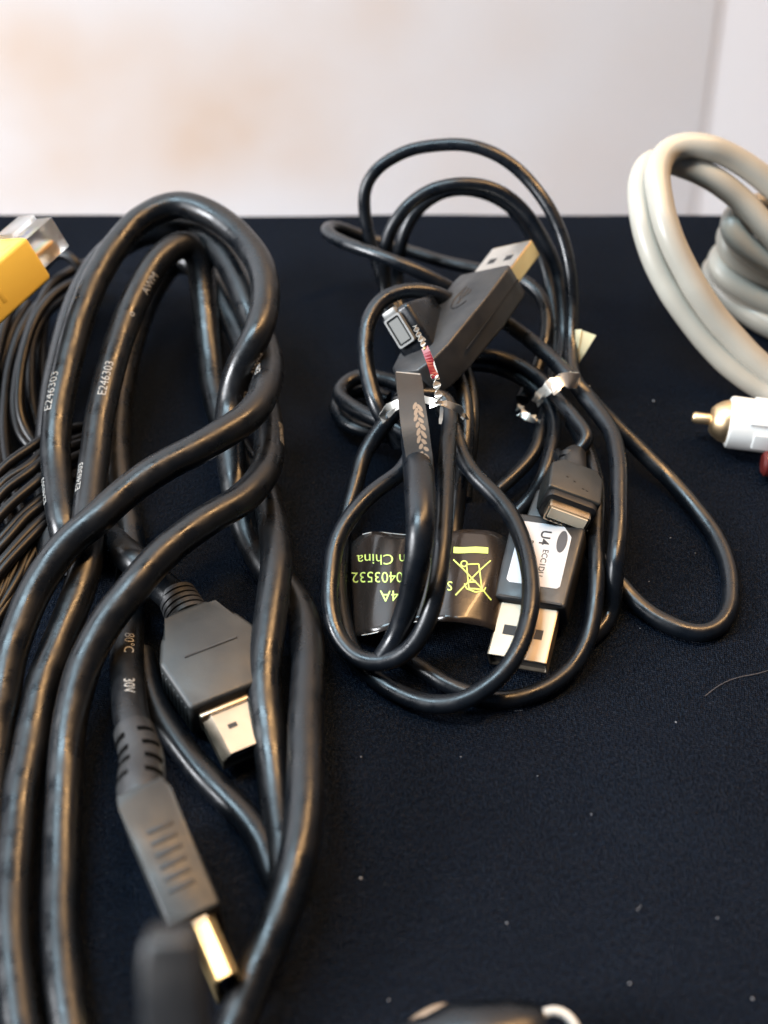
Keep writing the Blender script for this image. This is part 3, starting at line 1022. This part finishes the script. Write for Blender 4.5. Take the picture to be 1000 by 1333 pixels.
# ------------------------------------------------------------------ phone data cable (right part of the middle coil)
def build_phone():
    root = thing('phone_data_cable', P(720, 700, 0), 'thin black cable with a white stickered USB plug and a wide flat plug', 'cable')
    U = frame((29.7, 157.2, 5.2), (-.268, -.942, -.17), (-.17, -.13, .97))
    K = frame((38.0, 175.6, 14.2), (-.19, -.973, .14), (.29, .08, .952))
    ub = U @ Vector((-36, 0, .3))
    kb = K @ Vector((-21, 0, 0))
    R = 1.6
    a1 = [(585, 500, 8), (560, 470, 8), (528, 425, 9), (502, 375, 13), (485, 323, 20), (475, 280, 27), (476, 244, 33), (492, 219, 37), (526, 198, 40), (568, 189, 42), (610, 189, 43), (648, 202, 42),
          (681, 227, 39), (711, 265, 35), (732, 307, 30), (742, 349, 25), (745, 395, 19), (744, 446, 14), (745, 487, 12.5), (757, 510, 13), (776, 533, 13), (796, 562, 13),
          (804, 598, 13.5), (806, 640, 13), (805, 690, 12), (801, 735, 10), (799, 770, 6), (796, 795, 2.5), (785, 815, 1.75), (768, 830, 1.7)]
    a2 = [(600, 505, 5), (560, 490, 5), (528, 455, 6), (508, 412, 10), (501, 370, 15), (500, 336, 21), (507, 303, 27), (526, 273, 32), (555, 250, 35), (589, 240, 37), (623, 240, 37), (656, 252, 35),
          (686, 278, 31), (707, 311, 26), (723, 345, 21), (731, 387, 16), (734, 437, 11), (728, 480, 9), (716, 520, 7), (706, 553, 6.5), (694, 592, 6), (670, 619, 5), (655, 633, 4.5), (643, 644, 3.5)]
    a3 = [(610, 498, 3), (570, 480, 3), (535, 440, 5), (520, 400, 8), (517, 362, 12), (520, 328, 18), (530, 294, 24), (547, 269, 28), (576, 250, 31), (606, 246, 32), (639, 254, 31), (669, 273, 28), (690, 303, 23),
          (707, 336, 18), (717, 378, 13), (723, 433, 8), (722, 480, 5), (716, 530, 3.5), (712, 570, 5), ub]
    b1 = [(680, 520, 5), (700, 480, 7), (709, 450, 9), (713, 420, 11), (707, 390, 13), (686, 368, 14), (645, 356, 13.5), (576, 341, 12), (539, 329, 12), (497, 317, 13), (463, 305, 15.5), (436, 295, 19.5),
          (425, 299, 22), (438, 312, 24), (492, 332, 26), (534, 349, 25), (568, 366, 22), (620, 395, 16), (650, 414, 14.5), (676, 432, 14), (719, 468, 14.5), (754, 505, 14),
          (791, 544, 10), (831, 584, 6.5), (870, 623, 4), (906, 663, 2.6), (932, 699, 1.9), (946, 731, 1.8), (952, 760, 1.8), (950, 790, 1.8), (938, 814, 1.8), (914, 825, 1.8),
          (885, 819, 1.8), (852, 803, 1.8), (827, 784, 2.2), (812, 766, 2.8), (795, 748, 3.6), (775, 722, 4.8), (760, 702, 5.6), (745, 680, 6), (725, 655, 4)]
    e1 = [(575, 470, 15), (605, 463, 14), (645, 463, 12.5), (683, 478, 12), (708, 497, 12.5), (730, 523, 13.2), (752, 550, 13.5), (766, 573, 13.3), kb]
    e2 = [(575, 485, 11), (610, 474, 10), (650, 480, 9), (690, 500, 9), (714, 525, 9), (722, 555, 8.5), (716, 590, 9), (708, 620, 8), (690, 650, 4), (670, 670, 2)]
    q = [(505, 845, 1.8), (527, 857, 1.8), (547, 868, 1.8), (576, 888, 1.8), (606, 901, 1.8), (648, 911, 1.8), (676, 909, 1.8), (711, 896, 2), (744, 871, 2.8), (765, 833, 4.5), (774, 795, 6.5),
         (777, 745, 9), (776, 700, 9.5), (778, 660, 9.5), (775, 620, 10), (762, 580, 9), (745, 550, 8)]
    bm = bmesh.new()
    for s in (a2, a3, e1, e2):
        sweep(bm, Path(s), R, 14)
    sweep(bm, Path(a1), R, 14, rfun=lambda u: 1.55 + .35 * max(0, min(1, (u - .55) * 6)))
    sweep(bm, Path(b1), R, 14, rfun=lambda u: 1.6 + .3 * max(0, min(1, (u - .4) * 6)))
    sweep(bm, Path(q), 1.75, 14)
    obj('cord', bm, M_thin, root)

    # USB plug with sticker, nose towards the viewer
    bm = bmesh.new()
    prism(bm, U, [(0, -7.4), (0, 7.4), (-19.5, 7.8), (-21, 6.6), (-21, -6.6), (-19.5, -7.8)], -4.2, 3.7, bev=.7, seg=3)
    hs = obj('housing', bm, M_house2, root)
    bm = bmesh.new()
    prism(bm, U, [(-20.5, -5.4), (-20.5, 5.4), (-28, 4.6), (-30, 3.0), (-30, -3.0), (-28, -4.6)], -3.4, 2.6, bev=.7, seg=3)
    obj('neck', bm, M_house2, root)
    bm = bmesh.new()
    box(bm, U, -27.5, -22.5, -3.1, -1.5, 2.5, 2.75, .1, 1)
    obj('neck_slot', bm, M_dark, hs)
    bm = bmesh.new()
    lathe(bm, U, strain_profile(-40, -29.5, 2.7, 2.0), 20)
    obj('strain_relief', bm, M_dark, root)
    bm = bmesh.new()
    box(bm, U, -.9, -.3, -6.6, 6.6, 3.6, 3.85, .1, 1)
    obj('housing_lip', bm, M_dark, hs)
    bm = bmesh.new()
    lab = [(-19.0, -5.0), (-19.0, 3.4), (-16.6, 5.4), (-4.6, 5.4), (-4.0, 4.8), (-4.0, -4.9), (-4.6, -5.6), (-18.4, -5.6)]
    prism(bm, U, lab, 3.70, 3.80)
    st = obj('sticker', bm, M_paper, root, smooth=False, label='white sticker with black lettering on the USB plug')
    bm = bmesh.new()
    onl = lambda x0, y0: (lambda x, y: U @ Vector((x0 + x, y0 + y, 3.83)))
    lettering(bm, 'U4', 3.0, onl(-17.4, -.9), .05)
    lettering(bm, 'ECC1DU', 1.7, onl(-12.8, .3), .02)
    lettering(bm, 'B73', 1.7, onl(-14.6, -3.2), .02)
    obj('sticker_lettering', bm, M_ink, st, smooth=False)
    bm = bmesh.new()
    n = 28
    vv = [bm.verts.new(U @ Vector((-15.2 + 2.7 * math.cos(2 * math.pi * i / n) , 3.7 + 1.05 * math.sin(2 * math.pi * i / n), 3.83))) for i in range(n)]
    bm.faces.new(vv)
    obj('sticker_oval', bm, M_grey_ink, st, smooth=False)
    bm = bmesh.new()
    shell(bm, U, usb_outline(), -.5, 12, .35)
    sh = obj('metal_shell', bm, M_steel, root, smooth=False)
    for yy in (-2.75, 2.75):
        bm = bmesh.new()
        box(bm, U, 5.0, 7.2, yy - 1.25, yy + 1.25, 2.2, 2.29)
        obj('latch_hole', bm, M_dark, sh)
    bm = bmesh.new()
    box(bm, U, .5, 11.3, -5.4, 5.4, -1.9, -.1)
    obj('contact_tongue', bm, M_dark, sh)

    # wide phone plug
    bm = bmesh.new()
    prism(bm, K, [(-2.2, -5.9), (-2.2, 5.9), (-10.5, 5.9), (-13.0, 4.2), (-13.0, -3.4), (-10.5, -5.9)], -3.6, 3.9, bev=.6, seg=3)
    kh = obj('phone_plug_housing', bm, M_house, root)
    bm = bmesh.new()
    xprism(bm, K, rrect(11.2, 7.0, 1.6, 4), -2.4, -.4, bev=.35, seg=2)
    obj('nose_rim', bm, M_dark, kh)
    bm = bmesh.new()
    shell(bm, K, rrect(9.2, 4.2, .5, 2, 0, .1), -1.5, 1.6, .35)
    ks = obj('phone_plug_shell', bm, M_steel, root, smooth=False)
    bm = bmesh.new()
    box(bm, K, -1, 1.9, -4.0, 4.0, -.9, 1.75)
    obj('contact_block', bm, M_block, ks, smooth=False)
    for i in range(7):
        bm = bmesh.new()
        y = -3.3 + i * 1.1
        box(bm, K, -.6, 1.9, y - .28, y + .28, -1.75, -1.0, .08, 1)
        obj('contact_pin', bm, M_dark, ks)
    bm = bmesh.new()
    lathe(bm, K, [(-22, 1.9), (-21, 2.5), (-17, 2.8), (-14, 3.3), (-12.5, 3.4)], 22)
    obj('strain_relief', bm, M_house2, root)
    bm = bmesh.new()
    for (x, y) in ((-7.5, -2.4), (-5.4, 1.3), (-5.2, 2.2), (-6.8, -.7)):
        box(bm, K, x, x + .5, y, y + .5, 3.88, 4.0)
    obj('mould_marks', bm, M_strap, kh)
build_phone()

# ------------------------------------------------------------------ pale twin audio cable (right)
def build_audio():
    root = thing('audio_cable', P(985, 440, 0), 'pale grey beige twin cable coiled at right with white and red round plugs', 'cable')
    R = 3.05
    w1 = [(1075, 330, 20), (1045, 285, 27), (1000, 237, 35), (957, 206, 40), (920, 191, 43), (890, 189, 43.5), (866, 200, 42.5), (856, 224, 41), (859, 260, 38), (868, 297, 34.5), (887, 341, 29), (912, 385, 23),
          (946, 430, 16), (979, 466, 11), (1005, 488, 8), (1050, 520, 5)]
    w0 = [(1065, 395, 13), (1035, 345, 19), (1000, 300, 26), (962, 258, 32), (925, 230, 36.5), (890, 215, 38), (858, 207, 38.5), (842, 215, 38), (834, 240, 36), (836, 279, 33), (847, 323, 28.5), (868, 371, 22.5), (898, 415, 16.5),
          (934, 459, 10.5), (971, 492, 6.5), (1000, 509, 4.5), (1045, 535, 3.2)]
    v1 = [(1050, 285, 24), (1010, 268, 26), (975, 268, 26.5), (956, 281, 26), (953, 300, 24.5), (969, 320, 21.5), (1000, 341, 18), (1050, 370, 13)]
    v2 = [(1050, 300, 15), (1000, 288, 18), (965, 290, 20), (947, 305, 19.5), (950, 325, 17.5), (973, 345, 14.5), (1005, 364, 11), (1060, 390, 7)]
    v3 = [(1040, 340, 8), (1000, 326, 10), (960, 322, 12.5), (939, 331, 13), (935, 346, 12.5), (948, 363, 11), (975, 381, 9), (1005, 398, 7), (1060, 425, 4)]
    v4 = [(1030, 365, 3.2), (985, 350, 4), (945, 342, 6), (928, 349, 6.8), (929, 366, 6.2), (947, 388, 4.8), (972, 406, 3.6), (1005, 425, 3.1), (1060, 450, 3.1)]
    bm = bmesh.new()
    for s in (w1, w0, v1, v2, v3, v4):
        sweep(bm, Path(s), R, 22)
    obj('twin_cord', bm, M_beige, root)

    def plug(M, mat_body, full):
        bm = bmesh.new()
        lathe(bm, M, [(-42, 3.2), (-36, 4.2), (-27, 5.4), (-26, 5.9), (-1.0, 6.1), (-.3, 5.9), (0, 5.4)], 40)
        body = obj('plug_barrel', bm, mat_body, root)
        bm = bmesh.new()
        lathe(bm, M, [(-.4, 4.9), (.2, 5.0), (1.6, 4.6), (3.0, 3.7), (3.8, 2.9), (4.0, 1.4)], 32)
        obj('gold_collar', bm, M_brass, root)
        bm = bmesh.new()
        lathe(bm, M, [(4, 1.3), (7.4, 1.3), (7.9, 1.0), (8.1, .4)], 20)
        obj('centre_pin', bm, M_brass, root)
        if full:
            for (a, x0, x1, hw) in ((62, -9.3, -4.2, 2.3), (128, -11, -5.5, 2.2), (5, -11, -5.5, 2.2)):
                bm = bmesh.new()
                ca, sa = math.cos(math.radians(a)), math.sin(math.radians(a))
                # pad on the barrel facing direction a (from -Y towards +Z)
                Mp = M @ Matrix.Rotation(math.radians(a - 90), 4, 'X')
                box(bm, Mp, x0, x1, -hw, hw, 5.2, 6.42, .45, 3)
                obj('grip_pad', bm, mat_body, body)
    d = P(905, 540, 6.2) - P(990, 551, 6.2)
    plug(frame(P(947, 549, 6.3), d, (0, 0, 1)), M_wplug, True)
    bm = bmesh.new()
    lathe(bm, frame(P(992, 603, 3.4), (-1, .12, 0), (0, 0, 1)), [(-40, 3.2), (-22, 3.2), (-3, 3.1), (-.6, 2.9), (0, 2.2)], 28)
    obj('red_plug_barrel', bm, M_rplug, root)
build_audio()

# ------------------------------------------------------------------ yellow network cable end (top left)
def build_network():
    root = thing('network_cable', P(20, 360, 0), 'yellow network cable end with a clear plastic plug at the left', 'cable')
    X = Vector((.50, .86, .06))
    N = frame(P(43, 317, 35), X, (-.42, .05, .88))
    bm = bmesh.new()
    box(bm, N, -4.5, 4.4, -5.85, 5.85, -4.0, 4.0, .5, 2)
    box(bm, N, -5.2, 2.5, -3.0, 3.0, 4.6, 5.9, .3, 2)
    cl = obj('clear_plug', bm, M_clear, root)
    cols = [(.85, .45, .12), (.85, .8, .75), (.1, .5, .15), (.85, .8, .75), (.1, .2, .6), (.7, .8, .7), (.4, .2, .1), (.85, .8, .75)]
    for i in range(8):
        bm = bmesh.new()
        y = -3.57 + i * 1.02
        box(bm, N, -5.2, 1.9, y - .42, y + .42, -1.4, -.5, .2, 1)
        obj('inner_wire', bm, mat('wire_colour_%d' % i, cols[i], .5), cl)
        bm = bmesh.new()
        box(bm, N, .3, 2.4, y - .2, y + .2, -3.8, -1.6)
        obj('contact_blade', bm, M_brass, cl)
    bm = bmesh.new()
    box(bm, N, -38, -4.6, -6.9, 6.9, -6.4, 4.8, 1.1, 3)
    bt = obj('boot', bm, M_yellow, root)
    for i in range(6):
        for s in (1, -1):
            bm = bmesh.new()
            box(bm, N, -31 + i * 2.4, -29.6 + i * 2.4, s * 6.7 - .3, s * 6.7 + .3, -3.3, 3.3, .2, 2)
            obj('boot_rib', bm, M_yellow, bt)
    bm = bmesh.new()
    box(bm, N, -10.5, -7.8, -4.6, 4.6, 4.5, 4.9, .2, 2)
    obj('boot_step', bm, M_yellow, bt)
    bm = bmesh.new()
    e = N @ Vector((-37, 0, 0))
    d = N.to_3x3() @ Vector((-1, 0, 0))
    sweep(bm, Path([e, e + d * 12 + Vector((0, 0, -1)), e + d * 26 + Vector((-3, 0, -8)), e + d * 40 + Vector((-12, 0, -18)), e + d * 52 + Vector((-30, 4, -17.5))]), 2.8, 16)
    obj('cord', bm, M_yellow, root)
build_network()

# ------------------------------------------------------------------ coil of thin black wires (far left)
def build_wires():
    root = thing('thin_wire_coil', P(30, 560, 0), 'coil of many thin black wires at the left edge under the yellow plug', 'cable')
    R = 1.25
    bm = bmesh.new()
    rnd = random.Random(3)
    S_ = [
        [(50, 360, 8), (62, 340, 12), (76, 329, 15), (92, 334, 15), (104, 348, 13), (110, 370, 9), (112, 400, 4), (108, 440, 1.4)],
        [(140, 345, 3), (128, 340, 6), (112, 342, 8), (95, 352, 9), (70, 367, 10), (50, 400, 10), (35, 440, 8), (23, 490, 6), (20, 535, 4), (30, 570, 2.5), (50, 590, 1.4)],
        [(118, 352, 8), (108, 364, 11), (80, 376, 13), (52, 405, 13), (34, 450, 11), (26, 500, 8), (28, 545, 4.5), (46, 578, 2), (65, 600, 1.4)],
        [(120, 360, 4), (90, 372, 7), (55, 392, 8), (30, 425, 8), (14, 470, 6), (6, 530, 3.5), (8, 590, 1.8), (20, 640, 1.3), (40, 690, 1.3)],
        [(115, 380, 2), (80, 392, 5), (45, 415, 6), (22, 455, 5), (8, 500, 3), (-2, 560, 1.8), (2, 630, 1.3), (15, 690, 1.3)],
        [(60, 410, 3), (54, 450, 3), (56, 500, 2.5), (64, 545, 2), (75, 580, 1.4)],
        [(95, 385, 6), (66, 402, 8.5), (44, 440, 8), (40, 490, 6), (46, 540, 3.5), (60, 575, 1.5)],
        [(20, 390, 9), (4, 430, 8), (-6, 480, 6), (-12, 540, 3)],
        [(36, 395, 6), (16, 430, 6), (2, 475, 4), (-10, 520, 3)],
    ]
    for i in range(8):
        dy = 16 * i + rnd.uniform(-7, 7)
        h = 8.5 - i * .5 + rnd.uniform(-2, 2)
        j = rnd.uniform(-9, 9)
        S_.append([(122, 560 + dy * .6 + j, 1.4), (96, 560 + dy * .8, h - 3), (66, 572 + dy * .95 + j, h), (36, 590 + dy * 1.08, h + .5), (8, 612 + dy * 1.15 + j, h), (-25, 650 + dy * 1.2, h - 2), (-60, 700 + dy, 2)])
    for i in range(7):
        j = rnd.uniform(-6, 6)
        S_.append([(78 - 9 * i + j, 640 + 6 * i, 2.5), (60 - 9 * i, 690 + 6 * i, 3.4), (38 - 9 * i + j, 735 + 8 * i, 3), (10 - 8 * i, 785 + 8 * i, 1.6), (-20 - 8 * i, 830 + 8 * i, 1.3)])
    for s in S_:
        sweep(bm, Path(s, 1.3), R, 10)
    obj('wire', bm, M_wire, root)
build_wires()

# ------------------------------------------------------------------ things cut by the lower edge of the picture
def build_front():
    root = thing('dark_plug', P(235, 1330, 0), 'blurred dark grey plug close to the viewer at the bottom edge', 'plug')
    a, b = P(219, 1222, 84), P(236, 1480, 70)
    D = frame(a, a - b, (0, -.1, 1))
    bm = bmesh.new()
    prism(bm, D, [(0, -2.7), (0, 2.7), (-3, 3.3), (-20, 3.6), (-24, 2.6), (-24, -2.6), (-20, -3.6), (-3, -3.3)], -6.0, 0, bev=1.0, seg=3)
    obj('housing', bm, M_house2, root)
    bm = bmesh.new()
    e = D @ Vector((-23.5, 0, -3.6))
    dd = (b - a).normalized()
    sweep(bm, Path([e, e + dd * 10, e + dd * 22 + Vector((0, -2, -10)), e + dd * 32 + Vector((0, -6, -45)), Vector((e.x + 6, e.y - 62, 2.6)), Vector((e.x + 20, e.y - 110, 2.6))]), 2.6, 16)
    obj('cord', bm, M_thin, root)

    root = thing('jack_lead', P(650, 1345, 0), 'blurred dark lead with a white ring at the bottom edge', 'cable')
    A, B = P(580, 1352, 8), P(712, 1350, 8)
    J = frame(B, B - A, (0, 0, 1))
    bm = bmesh.new()
    lathe(bm, J, [(-24, 2.2), (-19, 3.4), (-15, 5.4), (-6, 5.8), (-2, 5.2), (-.5, 4.2)], 28)
    obj('barrel', bm, M_thin, root)
    c = P(722, 1346, 8)
    bm = bmesh.new()
    pts = []
    nrm = (EYE - c).normalized()
    u = Vector((1, 0, 0)); u = (u - nrm * u.dot(nrm)).normalized(); v = nrm.cross(u)
    ring = [c + u * 3.7 * math.cos(2 * math.pi * i / 24) + v * 3.7 * math.sin(2 * math.pi * i / 24) for i in range(25)]
    sweep(bm, Path(ring, .6), .75, 10)
    obj('white_ring', bm, M_wplug, root)
    bm = bmesh.new()
    sweep(bm, Path([A, P(598, 1318, 9), P(566, 1322, 8), P(535, 1345, 5), P(490, 1390, 2), P(450, 1450, 2)]), 1.7, 14)
    obj('cord', bm, M_tan, root)
build_front()

# ------------------------------------------------------------------ lint and a stray hair on the cloth
def build_lint():
    bm = bmesh.new()
    rnd = random.Random(11)
    spots = [(851, 522, 1.6), (896, 636, 1.1), (873, 700, .8), (845, 757, .8), (950, 716, .6), (833, 818, .8), (470, 1143, 1.2), (660, 1202, 1.0), (934, 1195, .7), (980, 1300, .8),
             (820, 1280, .8), (506, 1302, .7), (770, 1060, .7), (880, 940, .8), (700, 1010, .7), (600, 985, .6), (905, 720, .7), (470, 985, .7)]
    for _ in range(40):
        spots.append((rnd.uniform(380, 1000), rnd.uniform(300, 1333), rnd.choice((.10, .13, .17))))
    for x, y, s in spots:
        c = P(x, y, .12)
        n = 5
        a0 = rnd.uniform(0, 6.28)
        ring = [bm.verts.new(c + Vector((math.cos(a0 + 6.283 * i / n), math.sin(a0 + 6.283 * i / n), 0)) * s * .24 * rnd.uniform(.5, 1.2)) for i in range(n)]
        top = bm.verts.new(c + Vector((0, 0, s * .25)))
        for i in range(n):
            bm.faces.new((ring[i], ring[(i + 1) % n], top))
        bm.faces.new(ring[::-1])
    for _ in range(4):
        x, y = rnd.uniform(430, 1000), rnd.uniform(330, 1320)
        a = rnd.uniform(0, 6.28)
        L = rnd.uniform(.4, 1.0)
        c = P(x, y, .15)
        d = Vector((math.cos(a), math.sin(a), 0)) * L
        e = Vector((-d.y, d.x, 0)) * rnd.uniform(-.4, .4)
        sweep(bm, Path([c - d, c + e, c + d], .3), .03, 4)
    o = obj('lint', bm, M_lint)
    o['kind'] = 'stuff'
    o['label'] = 'specks of white lint scattered over the black cloth'
    bm = bmesh.new()
    sweep(bm, Path([(918, 906, .15), (940, 889, .3), (965, 880, .3), (985, 878, .2), (1002, 872, .15)]), .06, 5)
    o = obj('stray_hair', bm, M_hair)
    tag(o, 'fine stray hair lying on the cloth below the big cord loop', 'hair')
build_lint()
